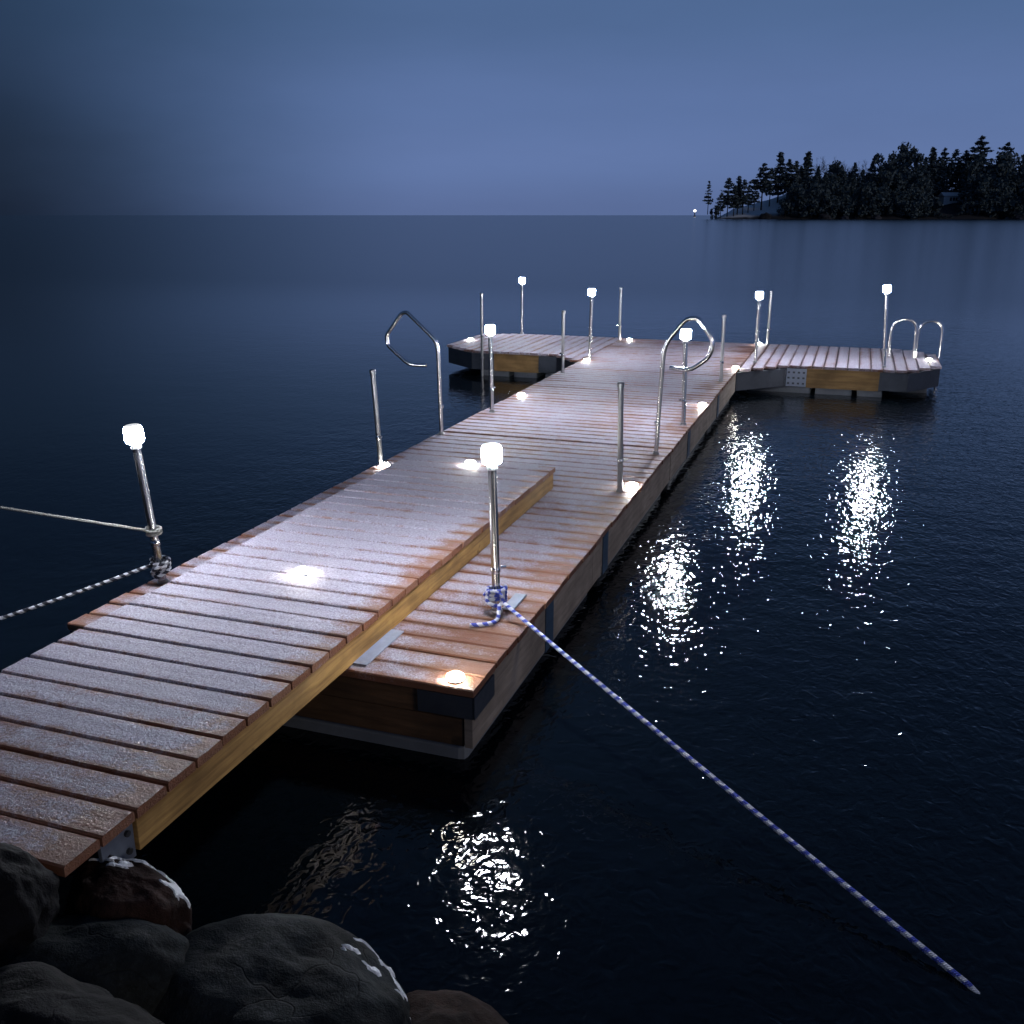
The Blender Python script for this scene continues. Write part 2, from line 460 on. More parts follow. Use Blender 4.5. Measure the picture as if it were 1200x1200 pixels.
# ------------------------------------------------------------------ foreground boulders
def boulder(label, loc, dims, seed, material, rough=.16, rotz=0, snow=None, freq=1.1, box=.45):
    root = empty('boulder', (loc[0], loc[1], loc[2] - dims[2] * .8), label, 'boulder', None)
    bm = bmesh.new(); bmesh.ops.create_icosphere(bm, subdivisions=6, radius=1)
    off = Vector((seed * 13.7, seed * 3.1, seed * 7.9))
    R = Matrix.Rotation(rotz, 3, 'Z')
    for v in bm.verts:
        d = v.co.normalized()
        # push towards a rounded block, then break the surface up
        k_ = 1 / max(abs(d.x), abs(d.y), abs(d.z))
        r = 1 * (1 - box) + box * min(k_, 1.25)
        n = noise.noise(d * freq + off) * rough * 2 + noise.noise(d * freq * 3 + off) * rough * .7 + noise.noise(d * freq * 8 + off) * rough * .22 + noise.noise(d * freq * 22 + off) * rough * .07
        r *= 1 + n
        v.co = R @ Vector((d.x * r * dims[0], d.y * r * dims[1], d.z * r * dims[2]))
    bm.normal_update(); bm.verts.index_update(); bm.faces.ensure_lookup_table()
    mb = MB()
    L = Vector(loc)
    mb.add([v.co + L for v in bm.verts], [tuple(v.index for v in f.verts) for f in bm.faces], smooth=True)
    mb.build('stone_body', material, root)
    if snow:
        snow_fn, thick = snow
        keep = [f for f in bm.faces if snow_fn(f.calc_center_median() + L, f.normal)]
        idx = {}; vs = []; fs = []
        for f in keep:
            for v in f.verts:
                if v not in idx: idx[v] = None
        border = {v for v in idx if any(g not in set() and not snow_fn(g.calc_center_median() + L, g.normal) for g in v.link_faces)}
        i = 0
        for v in idx:
            idx[v] = i; i += 1
            t = -.004 if v in border else thick * (.35 + 1.1 * abs(noise.noise(v.co * 16 + off)) + .5 * abs(noise.noise(v.co * 48 + off)))
            vs.append(v.co + L + v.normal * t * .5 + Vector((0, 0, t * .6)))
        for f in keep: fs.append(tuple(idx[v] for v in f.verts))
        if fs:
            ms = MB(); ms.add(vs, fs, smooth=True); ms.build('snow_crust', M['snow'], root)
    bm.free()
    return root

def nz3(p, s, o=0): return noise.noise(Vector((p.x * s + o, p.y * s, p.z * s)))
# grey rounded boulder with an icy shoulder (centre of the shore)
boulder('large rounded grey boulder with a strip of snow on its right shoulder', (-1.37, 1.86, .08), (.42, .28, .30), 2, M['rock_grey'], .08, .1,
        (lambda c, n: n.z > .25 and -1.24 < c.x < -1.00 and .30 + .22 * nz3(c, 11) < n.y and c.y > 2.00 and nz3(c, 26, 5) > -.22, .007), .9, .5)
boulder('bluish grey boulder lying under the snow-topped brown rock', (-1.92, 1.68, .17), (.36, .24, .26), 5, M['rock_grey'], .09, .5, None, 1.1, .3)
boulder('reddish brown rock with broken white ice along its top beside the gangway end', (-1.925, 1.925, .285), (.21, .12, .17), 9, M['rock_brown'], .09, -.15,
        (lambda c, n: n.z > .10 and n.y > .12 + .3 * nz3(c, 22) and c.z > .33 and c.y > 1.95 and nz3(c, 24, 3) > -.22, .008), 1.2, .6)
boulder('dark rough rock covering the left corner of the gangway end', (-2.22, 1.62, .46), (.27, .19, .22), 12, M['rock_dark'], .09, .2, None, 1.3, .2)
boulder('low brown rock sloping into the water right of the grey boulder', (-.86, 2.00, -.01), (.30, .20, .15), 17, M['rock_brown'], .10, -.3, None, 1.0, .4)
boulder('black shadowed boulder at the bottom left of the shore', (-1.72, 1.30, .34), (.42, .26, .22), 21, M['rock_dark'], .13, .3, None, 1.0, .3)
boulder('dark boulder in front of the low brown rock', (-1.06, 1.46, .14), (.36, .24, .20), 23, M['rock_dark'], .12, -.2, None, 1.0, .3)

# ------------------------------------------------------------------ floating dock (one thing)
X0, X1, Y0, Y1 = -3.60, -1.40, 3.50, 16.02
dock = empty('floating_dock', (-2.5, 9.7, 0), 'long floating wooden dock with a wide T-shaped end, boards dusted with frost', 'dock')
rb = random.Random(3)
mb = MB()
boards(mb, 'x', Y0, 8.30, X0, X1, DECK, rnd=rb)
mb.build('deck_boards', M['dock_boards'], dock)
mb = MB()
def walk_clip(y):
    return (X0, X1)
boards(mb, 'x', 8.325, Y1, X0, X1, DECK, rnd=rb, clip=walk_clip)
mb.build('deck_boards', M['dock_boards'], dock)
# arms of the pier head: boards run along y, ends cut to the outline
TY0 = 13.76
def right_clip(x):
    lo = TY0; hi = Y1
    if x < -.80: lo = 13.14 + (x + 1.38) * (TY0 - 13.14) / .58
    if x > .76: lo = TY0 + (x - .76) * 1.5; hi = Y1 - (x - .76) * 1.1
    return lo, hi
def left_clip(x):
    lo = TY0; hi = Y1
    if x > -4.10: lo = 13.18 + (-3.60 - x) * (TY0 - 13.18) / .50
    if x < -5.45: lo = TY0 + (-5.45 - x) * .85; hi = Y1 - (-5.45 - x) * .35
    return lo, hi
mb = MB(); boards(mb, 'y', X1 + .012, 1.20, 0, 0, DECK + .003, pitch=.155, clip=right_clip, rnd=rb); mb.build('deck_boards', M['arm_boards'], dock)
mb = MB(); boards(mb, 'y', -6.06, X0 - .012, 0, 0, DECK + .003, pitch=.155, clip=left_clip, rnd=rb); mb.build('deck_boards', M['arm_boards'], dock)
# dark framing under the boards
mb = MB()
mb.box(X0 + .06, X1 - .06, Y0 + .06, Y1 - .06, .10, DECK - .040)
mb.box(X1 - .055, .70, TY0 + .06, Y1 - .06, .10, DECK - .041); mb.box(.705, 1.10, TY0 + .62, Y1 - .50, .10, DECK - .042)
mb.box(-5.44, X0 + .055, TY0 + .06, Y1 - .06, .10, DECK - .041); mb.box(-5.98, -5.445, TY0 + .56, Y1 - .24, .10, DECK - .042)
mb.build('frame', M['under'], dock)
ZF0, ZF1 = .085, DECK - .037
# fascia boards
def wall(mb, a, b, z0, z1, t=.038, out=1):
    """a board standing on the line a-b, thickness to the inner (left) side"""
    ax, ay = a; bx, by = b
    d = Vector((bx - ax, by - ay)); L = d.length; d.normalize(); n = Vector((-d.y, d.x)) * t
    return mb.prism([(ax, ay), (bx, by), (bx + n.x, by + n.y), (ax + n.x, ay + n.y)], z0, z1)
for (y0, y1) in ((Y0 + .02, 5.60), (5.606, 8.30), (8.325, 10.75), (10.756, 13.12)):
    mb = MB(); wall(mb, (X1 - .012, y0), (X1 - .012, y1), ZF0, ZF1); mb.build('fascia_board', M['fascia'], dock)
for (y0, y1) in ((Y0 + .02, 8.30), (8.325, 13.16)):
    mb = MB(); wall(mb, (X0 + .012, y1), (X0 + .012, y0), ZF0, ZF1); mb.build('fascia_board', M['fascia'], dock)
mb = MB(); wall(mb, (X0 + .06, Y0 + .022), (X1 - .055, Y0 + .022), .225, ZF1 + .002); mb.build('end_board', M['end_wood'], dock)
mb = MB(); wall(mb, (X0 + .06, Y0 + .026), (X1 - .058, Y0 + .026), .085, .219); mb.build('end_board', M['end_wood'], dock)
mb = MB(); wall(mb, (-.535, TY0 + .015), (.40, TY0 + .015), ZF0, ZF1); mb.build('fascia_board', M['arm_wood'], dock)
mb = MB(); wall(mb, (-5.09, TY0 + .015), (-4.38, TY0 + .015), ZF0, ZF1); mb.build('fascia_board', M['arm_wood'], dock)
mb = MB(); wall(mb, (X0, Y1 - .012), (X0 - 2.0, Y1 - .012), ZF0, ZF1); wall(mb, (.7, Y1 - .012), (X0 + .004, Y1 - .012), ZF0, ZF1); mb.build('fascia_board', M['fascia'], dock)
# galvanised corner brackets and plates
def bracket(*segs, z0=ZF0 + .012, z1=ZF1 - .004, t=.012):
    mb = MB()
    for a, b in segs: wall(mb, a, b, z0, z1, t)
    return mb.build('corner_bracket', M['bracket'], dock)
e = .010
bracket(((X1 - .27, Y0 + e), (X1 - .002, Y0 + e)), ((X1 + .004, Y0 + e), (X1 + .004, Y0 + .26)), z0=.235, t=.010)
bracket(((X0 + .004, Y0 + e), (X0 + .36, Y0 + e)), z0=.20, t=.010)
bracket(((X1 - .006, 13.13), (-.80, TY0 - .012)), ((-.80, TY0 - .012), (-.535 - .285, TY0 - .006)), t=.03)
bracket(((.40, TY0 + .004), (.76, TY0 + .004)), ((.76, TY0 + .004), (1.185, 14.40)), ((1.185, 14.40), (1.185, 15.52)), t=.03)
bracket(((-4.38, TY0 + .004), (-4.10, TY0 + .004)), ((-4.10, TY0 - .004), (X0 + .004, 13.18)), t=.03)
bracket(((-5.45, TY0 + .004), (-5.09, TY0 + .004)), ((-6.045, 14.26), (-5.45, TY0 + .004)), ((-6.045, 15.78), (-6.045, 14.26)), t=.03)
# perforated pale plate on the right arm
mb = MB(); wall(mb, (-.818, TY0 + .002), (-.537, TY0 + .002), ZF0 + .01, ZF1 - .005, .03)
nf = len(mb.f)
for i in range(4):
    for j in range(3):
        mb.box(-.785 + i * .066, -.755 + i * .066, TY0 - .003, TY0 + .004, .125 + j * .075, .150 + j * .075)
pl = mb.build('bolt_plate', M['plate'], dock)
pl.data.materials.append(M['bracket'])
for f_ in list(pl.data.polygons)[nf:]: f_.material_index = 1
# blue straps hanging over the right fascia
for y in (4.66, 5.92, 9.3, 11.4):
    mb = MB(); mb.box(X1 - .014, X1 - .006, y - .07, y + .07, ZF0 - .01, ZF1 - .004); mb.build('strap', M['strap'], dock)
# plate lying on the near end of the deck, next to the gangway
mb = MB(); mb.box(-2.03, -1.945, 3.56, 3.96, DECK + .003, DECK + .011, .003); mb.build('deck_plate', M['plate'], dock)
# floats
def flt(x0, x1, y0, y1):
    mb = MB(); mb.box(x0, x1, y0, y1, -.12, ZF0 - .002, .035); return mb.build('float', M['float'], dock)
flt(X0 + .08, X1 - .06, Y0 + .05, 5.7); flt(X0 + .08, X1 - .06, 5.95, 8.2); flt(X0 + .08, X1 - .06, 8.5, 10.8); flt(X0 + .08, X1 - .06, 11.0, 13.0)
flt(-1.30, -.47, TY0 + .06, 15.9); flt(-.41, .07, TY0 + .06, 15.9); flt(.14, .46, TY0 + .06, 15.9); flt(.56, 1.05, TY0 + .62, 15.4)
flt(-5.3, -4.86, TY0 + .06, 15.9); flt(-4.80, -4.42, TY0 + .06, 15.9); flt(-4.30, -3.7, TY0 + .06, 15.9)

# ------------------------------------------------------------------ gangway (one thing)
gang = empty('gangway', (-2.6, 4.2, DECK), 'raised timber gangway with a yellow side beam, lying from the shore rocks onto the dock', 'gangway')
GX0, GX1, GY1 = -3.19, -2.00, 6.72
mb = MB(); boards(mb, 'x', 1.80, GY1, GX0, GX1, GANG, pitch=.152, gap=.011, th=.036, rnd=random.Random(11), jitter=.003)
mb.build('deck_boards', M['gang_boards'], gang)
for x in (GX1 - .052, GX0 + .014):
    mb = MB(); mb.box(x, x + .040, 2.12, GY1 - .012, DECK + .006, GANG - .038, .003); mb.build('side_beam', M['beam'], gang)
for y in (2.14, 3.2, 4.4, 5.6, GY1 - .06):
    mb = MB(); mb.box(GX0 + .056, GX1 - .054, y, y + .04, DECK + .008, GANG - .038); mb.build('cross_beam', M['under'], gang)
mb = MB(); mb.box(GX1 - .036, GX1 - .022, 1.97, 2.112, .37, GANG - .040, .002)
br = mb.build('hinge_plate', M['bracket_pale'], gang)
for y, z in ((2.08, .475), (2.08, .41), (2.00, .44)):
    mb = MB(); mb.tube([(GX1 - .024, y, z), (GX1 - .012, y, z)], .011, 8); mb.build('bolt', M['black'], br)


# ------------------------------------------------------------------ lamp posts and plain posts
PH = .80      # pipe length in the prototype
def make_lamp_post():
    root = empty('lamp_post', (0, 0, 0), 'lamp', 'lamp post', 'lit lamp posts along the dock')
    mb = MB(); mb.tube([(0, 0, 0), (0, 0, PH * .5), (0, 0, PH)], .022, 14); mb.build('pole', M['steel'], root)
    mb = MB(); mb.lathe([(.0225, 0), (.0255, .004), (.0255, .026), (.0225, .03)], 0, 0, .22, 14)
    mb.tube([(.02, -.02, .25), (.045, -.03, .25)], .009, 8); mb.build('collar', M['steel'], root)
    mb = MB(); mb.lathe([(.031, 0.001), (.031, .010), (.026, .014), (.026, .024)], 0, 0, 0, 14); mb.build('socket', M['dull_steel'], root)
    hd = MB(); r = .050
    hd.lathe([(r * .78, 0), (r * .95, .007), (r, .020), (r, .066), (r * .95, .082), (r * .82, .091)], 0, 0, PH + .004, 24)
    head = hd.build('lamp_head', M['lamp'], root)
    mb = MB(); mb.lathe([(r * .74, 0), (r * .74, .005), (r * .66, .007)], 0, 0, PH + .0955, 24); mb.build('solar_panel', M['lamp_top'], head)
    mb = MB(); mb.lathe([(.026, -.03), (.029, -.028), (.029, -.004), (.027, 0)], 0, 0, PH + .002, 16); mb.build('lamp_holder', M['dull_steel'], root)
    return root
def set_height(root, h):
    for ch in root.children:
        n = ch.name.split('.')[0]
        if n in ('pole', 'post'): ch.scale.z = h / PH
        elif n in ('lamp_head', 'lamp_holder', 'end_cap'): ch.location.z = h - PH
proto = make_lamp_post()
lamps = [
 (-3.51, 4.13, .80, (-.060, -.02), 'leftmost lamp post, leaning, with a black and white rope knotted at its foot'),
 (-1.60, 4.35, .79, (-.022, 0), 'front lamp post with a blue and white rope tied round its foot'),
 (-3.48, 9.34, .80, (-.012, 0), 'lamp post on the left edge halfway along the dock, beyond the bent handrail'),
 (-5.42, 16.07, .85, (0, 0), 'farthest left lamp post, at the back edge of the left arm'),
 (-3.53, 13.51, .88, (.008, 0), 'lamp post where the left arm joins the long walkway'),
 (-1.48, 9.35, .83, (-.02, 0), 'lamp post seen through the loop of the right handrail'),
 (-1.24, 13.87, .87, (-.008, 0), 'lamp post where the right arm joins the long walkway'),
 (.45, 13.96, .99, (-.07, 0), 'tall lamp post on the right arm beside the swim ladder'),
]
for i, (x, y, h, lean, lab) in enumerate(lamps):
    o = proto if i == 0 else copy_tree(proto)
    o.location = (x, y, DECK + .002); o['label'] = lab
    o.rotation_euler = (-lean[1], lean[0], i * .9)
    o.rotation_mode = 'XYZ'
    set_height(o, h)
    # a lean to the side is a turn about y applied after the spin about z
    o.rotation_euler = (Matrix.Rotation(lean[0] / max(h, .1), 3, 'Y') @ Matrix.Rotation(-lean[1] / h, 3, 'X') @ Matrix.Rotation(i * .9, 3, 'Z')).to_euler()

def make_post():
    root = empty('mooring_post', (0, 0, 0), 'post', 'post', 'plain pipe posts along the dock')
    mb = MB(); mb.tube([(0, 0, 0), (0, 0, PH * .5), (0, 0, PH)], .0205, 14); mb.build('post', M['dull_steel'], root)
    mb = MB(); mb.lathe([(.0235, -.03), (.0255, -.028), (.0255, .004), (.019, .010), (.004, .012)], 0, 0, PH, 14); mb.build('end_cap', M['dull_steel'], root)
    mb = MB(); mb.lathe([(.029, 0.001), (.029, .010), (.024, .014), (.024, .024)], 0, 0, 0, 14); mb.build('socket', M['dull_steel'], root)
    mb = MB(); mb.lathe([(.021, 0), (.024, .004), (.024, .026), (.021, .03)], 0, 0, .22, 14)
    mb.tube([(.02, -.02, .245), (.045, -.03, .245)], .009, 8); mb.build('collar', M['steel'], root)
    return root
pp = make_post()
posts = [
 (-3.555, 6.92, .78, -.04, DECK, 'bare post on the left edge next to the near left handrail'),
 (-1.52, 6.80, .81, -.02, DECK, 'bare dark post on the right edge standing against a bright deck light'),
 (-5.27, 13.735, .85, 0, DECK, 'bare post outside the front face of the left arm, reaching the water'),
 (-3.52, 12.10, .79, 0, DECK, 'bare post on the left edge just before the left arm'),
 (-3.61, 15.72, .84, 0, DECK, 'bare post at the far edge, left end of the walkway'),
 (-1.48, 12.10, .80, -.01, DECK, 'bare post on the right edge just before the right arm'),
 (-1.26, 15.93, .82, 0, DECK, 'bare post at the far edge behind a lamp post, right end of the walkway'),
]
for i, (x, y, h, lean, z, lab) in enumerate(posts):
    o = pp if i == 0 else copy_tree(pp)
    o['label'] = lab; o.location = (x, y, z + .002)
    set_height(o, h)
    o.rotation_euler = (Matrix.Rotation(lean / h, 3, 'Y') @ Matrix.Rotation(i * 1.1, 3, 'Z')).to_euler()
    if i == 2:     # this one stands in the water in front of the fascia
        o.location.z = -.55; set_height(o, h + DECK + .55)
        for ch in o.children:
            if ch.name.startswith('socket'): ch.location.z = DECK + .44
            if ch.name.startswith('collar'): ch.location.z = DECK + .55
# mounting plates on the deck beside three of the posts
for x, y, z, par in ((-3.42, 4.42, DECK + .003, 0), (-1.555, 4.50, DECK + .003, 1)):
    mb = MB(); mb.box(x - .032, x + .032, y - .11, y + .11, z, z + .010, .003); mb.build('mounting_plate', M['plate'], dock)

# ------------------------------------------------------------------ deck lights
def make_deck_light():
    root = empty('deck_light', (0, 0, 0), 'light', 'deck light', 'small lit deck lights')
    mb = MB(); mb.lathe([(.036, 0), (.037, .002), (.037, .005), (.035, .0055)], 0, 0, 0, 20); mb.build('body', M['plate'], root)
    mb = MB(); mb.lathe([(.037, .006), (.040, .012), (.038, .021), (.026, .028), (.004, .031)], 0, 0, 0, 20); mb.build('lens', M['puck'], root)
    return root
dl = make_deck_light()
dls = [
 (-5.92, 14.90, DECK, 'deck light at the far left tip of the left arm'),
 (-3.44, 15.72, DECK, 'deck light at the far edge next to a bare post'),
 (-3.50, 13.24, DECK, 'deck light on the left edge at the foot of the junction lamp post'),
 (-3.49, 10.33, DECK, 'deck light on the left edge beyond the mid-dock lamp post'),
 (-1.38, 15.85, DECK, 'deck light behind the pole of the right junction lamp post'),
 (-1.43, 13.20, DECK, 'deck light at the inner corner of the right arm'),
 (-1.45, 10.40, DECK, 'deck light on the right edge beyond the right handrail'),
 (-1.46, 6.95, DECK, 'bright deck light at the foot of the dark bare post on the right edge'),
 (1.06, 14.85, DECK, 'deck light at the tip of the right arm under the ladder'),
 (-3.50, 6.88, DECK, 'deck light on the left edge at the foot of a bare post'),
 (-1.51, 3.57, DECK, 'deck light on the front corner of the dock end'),
 (-2.60, 4.12, GANG, 'deck light in the middle of the gangway boards'),
 (-2.62, 6.56, GANG, 'deck light at the far end of the gangway, behind the front lamp'),
]
for i, (x, y, z, lab) in enumerate(dls):
    o = dl if i == 0 else copy_tree(dl)
    o.location = (x, y, z + .005); o['label'] = lab; o.rotation_euler.z = i * .7

# ------------------------------------------------------------------ handrails
def smooth_path(pts, r=.10, n=6):
    pts = [Vector(q) for q in pts]; out = [pts[0]]
    for i in range(1, len(pts) - 1):
        a, b, c = pts[i - 1], pts[i], pts[i + 1]
        d = min(r, (a - b).length * .45, (c - b).length * .45)
        p0 = b + (a - b).normalized() * d; p2 = b + (c - b).normalized() * d
        for q in range(n + 1):
            t = q / n; out.append(p0 * (1 - t) ** 2 + b * 2 * t * (1 - t) + p2 * t * t)
    out.append(pts[-1]); return out
def handrail(label, base, prof, depth):
    root = empty('handrail', base, label, 'handrail', 'bent pipe handrails at the dock edges')
    bx, by, bz = base
    pts = [(bx + dx, by + dy, bz + dz) for dx, dy, dz in prof]
    mb = MB(); mb.tube(smooth_path(pts, .09), .0185, 12); mb.build('rail', M['steel'], root)
    mb = MB(); mb.lathe([(.028, .001), (.028, .010), (.0225, .014), (.0225, .024)], bx, by, bz, 14); mb.build('socket', M['dull_steel'], root)
    mb = MB(); mb.lathe([(.022, 0), (.0255, .004), (.0255, .028), (.022, .032)], bx + prof[0][0] * .7, by, bz + .25, 14)
    mb.build('collar', M['steel'], root)
    return root
handrail('bent pipe handrail on the left edge, its loop hanging out over the water', (-3.55, 8.17, DECK + .002),
         [(0, 0, 0), (-.01, 0, .45), (-.02, 0, .86), (-.32, 0, 1.12), (-.375, 0, 1.105), (-.535, 0, .90), (-.525, 0, .81), (-.31, 0, .635), (-.16, .05, .635)], .05)
handrail('bent pipe handrail on the right edge, its loop framing a lit lamp', (-1.50, 8.07, DECK + .002),
         [(0, 0, 0), (.012, 0, .45), (.030, 0, .93), (.20, 0, 1.155), (.30, 0, 1.165), (.435, 0, .98), (.41, 0, .85), (.245, .05, .72), (.07, .10, .73)], .05)

# swim ladder: two arched rails with steps into the water
lad = empty('swim_ladder', (.85, 15.2, DECK), 'swim ladder with two low arched rails at the tip of the right arm', 'ladder')
def arch(x0, y0, x1, y1, h, down):
    pts = [(x0, y0, DECK + .002)]
    n = 14
    rx = (x1 - x0) / 2
    for i in range(n + 1):
        th = math.pi - math.pi * i / n
        t = (1 + math.cos(th)) / 2
        pts.append((x0 + (x1 - x0) * t, y0 + (y1 - y0) * t, DECK + h - abs(rx) + math.sin(th) * abs(rx)))
    pts.append((x1, y1, DECK + down)); return pts
mb = MB(); mb.tube(arch(.52, 14.95, .86, 15.05, .56, .002), .019, 12); mb.build('arched_rail', M['steel'], lad)
mb = MB(); mb.tube(arch(.89, 15.10, 1.215, 15.20, .53, -.7), .019, 12); mb.build('arched_rail', M['steel'], lad)

# ------------------------------------------------------------------ ropes
def catenary(a, b, sag, n=40):
    a, b = Vector(a), Vector(b); out = []
    for i in range(n + 1):
        t = i / n; q = a.lerp(b, t); q.z -= sag * 4 * t * (1 - t); out.append(q)
    return out
def coil(cx, cy, z, r, turns, rise, n=26, start=0.0):
    return [Vector((cx + r * math.cos(start + 2 * math.pi * i / n), cy + r * math.sin(start + 2 * math.pi * i / n), z + rise * i / n)) for i in range(int(n * turns) + 1)]
RR = .0102
# blue rope: coils round the front lamp post, runs down into the lake
root = empty('mooring_rope', (-1.60, 4.35, DECK), 'blue and white braided rope running from the front lamp post down into the water', 'rope')
mb = MB()
mb.tube(catenary((-1.565, 4.315, DECK + .085), (.55, 2.84, .006), .012) + [Vector((.62, 2.79, -.03)), Vector((.80, 2.66, -.15))], RR, 10)
mb.build('line', M['blue_rope'], root)
mb = MB()
mb.tube(coil(-1.60, 4.35, DECK + .075, .047, 3.2, .021, start=-.5), RR, 8)
mb.tube(smooth_path([(-1.66, 4.33, DECK + .10), (-1.60, 4.285, DECK + .15), (-1.545, 4.31, DECK + .11), (-1.56, 4.29, DECK + .06), (-1.63, 4.28, DECK + .075), (-1.655, 4.36, DECK + .125)], .04), RR, 8)
mb.build('knot', M['blue_rope'], root)
mb = MB(); mb.tube(smooth_path([(-1.565, 4.29, DECK + .07), (-1.545, 4.22, DECK + .018), (-1.58, 4.16, DECK + .016), (-1.66, 4.12, DECK + .016)], .05), RR, 8); mb.build('tail', M['blue_rope'], root)
# black and white rope on the left
root = empty('mooring_rope', (-3.51, 4.13, DECK), 'black and white braided rope running left from the foot of the leftmost lamp post', 'rope')
mb = MB(); mb.tube(catenary((-3.545, 4.10, DECK + .115), (-4.11, 3.56, .31), .006, 16) + catenary((-4.13, 3.54, .302), (-5.35, 2.40, -.05), .02, 24), RR, 10); mb.build('line', M['dark_rope'], root)
mb = MB(); mb.tube(coil(-3.512, 4.13, DECK + .075, .046, 3.2, .022, start=2.6), RR, 8)
mb.tube(smooth_path([(-3.46, 4.10, DECK + .14), (-3.50, 4.065, DECK + .10), (-3.55, 4.09, DECK + .07), (-3.50, 4.07, DECK + .05), (-3.45, 4.12, DECK + .09)], .03), RR, 8)
mb.build('knot', M['dark_rope'], root)
# thin grey line higher up the same post
root = empty('shore_line', (-3.53, 4.12, .68), 'thin grey line tied halfway up the leftmost lamp post, stretching left', 'line')
mb = MB(); mb.tube(catenary((-3.55, 4.12, .685), (-4.62, 4.13, .712), .001, 16) + catenary((-4.66, 4.13, .713), (-8.5, 4.2, .83), .004, 20), .0095, 8); mb.build('line', M['grey_line'], root)
mb = MB(); mb.tube(coil(-3.528, 4.125, .668, .036, 2.2, .018, start=3.1), .0095, 8); mb.build('hitch', M['grey_line'], root)

# ------------------------------------------------------------------ island
DI = 600.0
def isl(s, d, z): return FWD * (DI + d) + RGT * s + Vector((0, 0, z))
def s_of(px): return (px - 600) * DI / 1184.0
S0 = s_of(834)
def ridge(s):
    u = s - S0
    pts = [(0, 1.0), (4, 2.4), (10, 5.5), (22, 9.0), (34, 12.0), (48, 16.5), (70, 18), (110, 17), (150, 18), (260, 20), (360, 12), (420, 0)]
    if u <= 0: return -1 + u * 3
    for (a, za), (b, zb) in zip(pts, pts[1:]):
        if u <= b: return za + (zb - za) * (u - a) / (b - a)
    return -3
def ground(s, d):
    s = s - .25 * max(0, d)
    r = ridge(s)
    lump = noise.noise(Vector((s * .09, d * .09, 0))) * 1.6 + noise.noise(Vector((s * .3, d * .3, 4))) * .8
    edge = noise.noise(Vector((s * .06, 0, 9))) * 5
    t = (d + 5 + edge * min(1, max(0, (s - S0) / 25))) / 45.0
    if t < 0: return -1.5
    if d > 90: t = max(0, (160 - d) / 70)
    t = min(1, t)
    return -.6 + (r + lump * min(1, t * 2) * max(0, min(1, (s - S0) / 12))) * t
mb = MB(); vs = []; NS, ND = 170, 34; sv = []
for j in range(ND + 1):
    for i in range(NS + 1):
        s = S0 - 14 + 430 * i / NS; d = -16 + 180 * (j / ND) ** 1.5
        vs.append(isl(s, d, ground(s, d)))
        u = s - S0 - .25 * max(0, d); dd = d + 5
        sv.append(max(0, min(1, (dd - 9 - noise.noise(Vector((s * .2, d * .2, 2))) * 4) / 5)) * max(0, min(1, (58 - u) / 10)) * max(0, min(1, (u - 3) / 3)))
mb.add(vs, [(j * (NS + 1) + i, j * (NS + 1) + i + 1, (j + 1) * (NS + 1) + i + 1, (j + 1) * (NS + 1) + i) for j in range(ND) for i in range(NS)], smooth=True)
mb.var[:] = sv
tag(mb.build('island_terrain', M['island']), kind='structure')

def leaf_card(mb, c, size, rnd, flat=.5):
    n = Vector((rnd.gauss(0, 1), rnd.gauss(0, 1), rnd.gauss(0, 1) + flat * 2)).normalized()
    a = n.orthogonal().normalized(); b = n.cross(a)
    th = rnd.random() * 6.28; a, b = a * math.cos(th) + b * math.sin(th), b * math.cos(th) - a * math.sin(th)
    s1 = size * rnd.uniform(.6, 1.3); s2 = size * rnd.uniform(.4, .9)
    mb.add([c - a * s1 - b * s2 * .4, c - b * s2, c + a * s1 + b * s2 * .3, c + b * s2], [(0, 1, 2, 3)], var=rnd.random())
# unit trees (height 1)
def conifer(seed, width=.2, base=.22, layers=13, ragged=.35, dens=6, round_top=0.0, lean=0.0):
    r = random.Random(seed); t = MB(); c = MB()
    t.tube([(0, 0, -.06), (lean * .3, 0, .4), (lean * .8, 0, .8), (lean, 0, .98)], [.016, .012, .007, .002], 6)
    for L in range(layers):
        f = (L + r.uniform(-.3, .3)) / (layers - 1); f = max(0, min(1, f))
        z = base + (1 - base) * f
        w = width * ((1 - f) ** .8 if not round_top else (1 - f ** 3) * round_top + (1 - round_top) * (1 - f)) + .012
        if f < .2: w *= .55 + f * 2.2
        nb = r.randint(4, 6); ph = r.random() * 6.28
        for b in range(nb):
            th = ph + 6.283 * b / nb + r.uniform(-.4, .4); ln = w * r.uniform(1 - ragged, 1 + ragged)
            up = r.uniform(-.02, .05)
            cx = lean * f
            t.tube([(cx, 0, z), (cx + math.cos(th) * ln, math.sin(th) * ln, z + up * .8)], [.004, .0015], 3, cap=False)
            for q in range(int(dens * 1.8)):
                u = r.uniform(.2, 1.0)
                p_ = Vector((cx + math.cos(th) * ln * u, math.sin(th) * ln * u, z + up * u)) + Vector((r.gauss(0, .016), r.gauss(0, .016), r.gauss(0, .010)))
                leaf_card(c, p_, .042 * (1.2 - f * .5), r, .8)
    return t, c
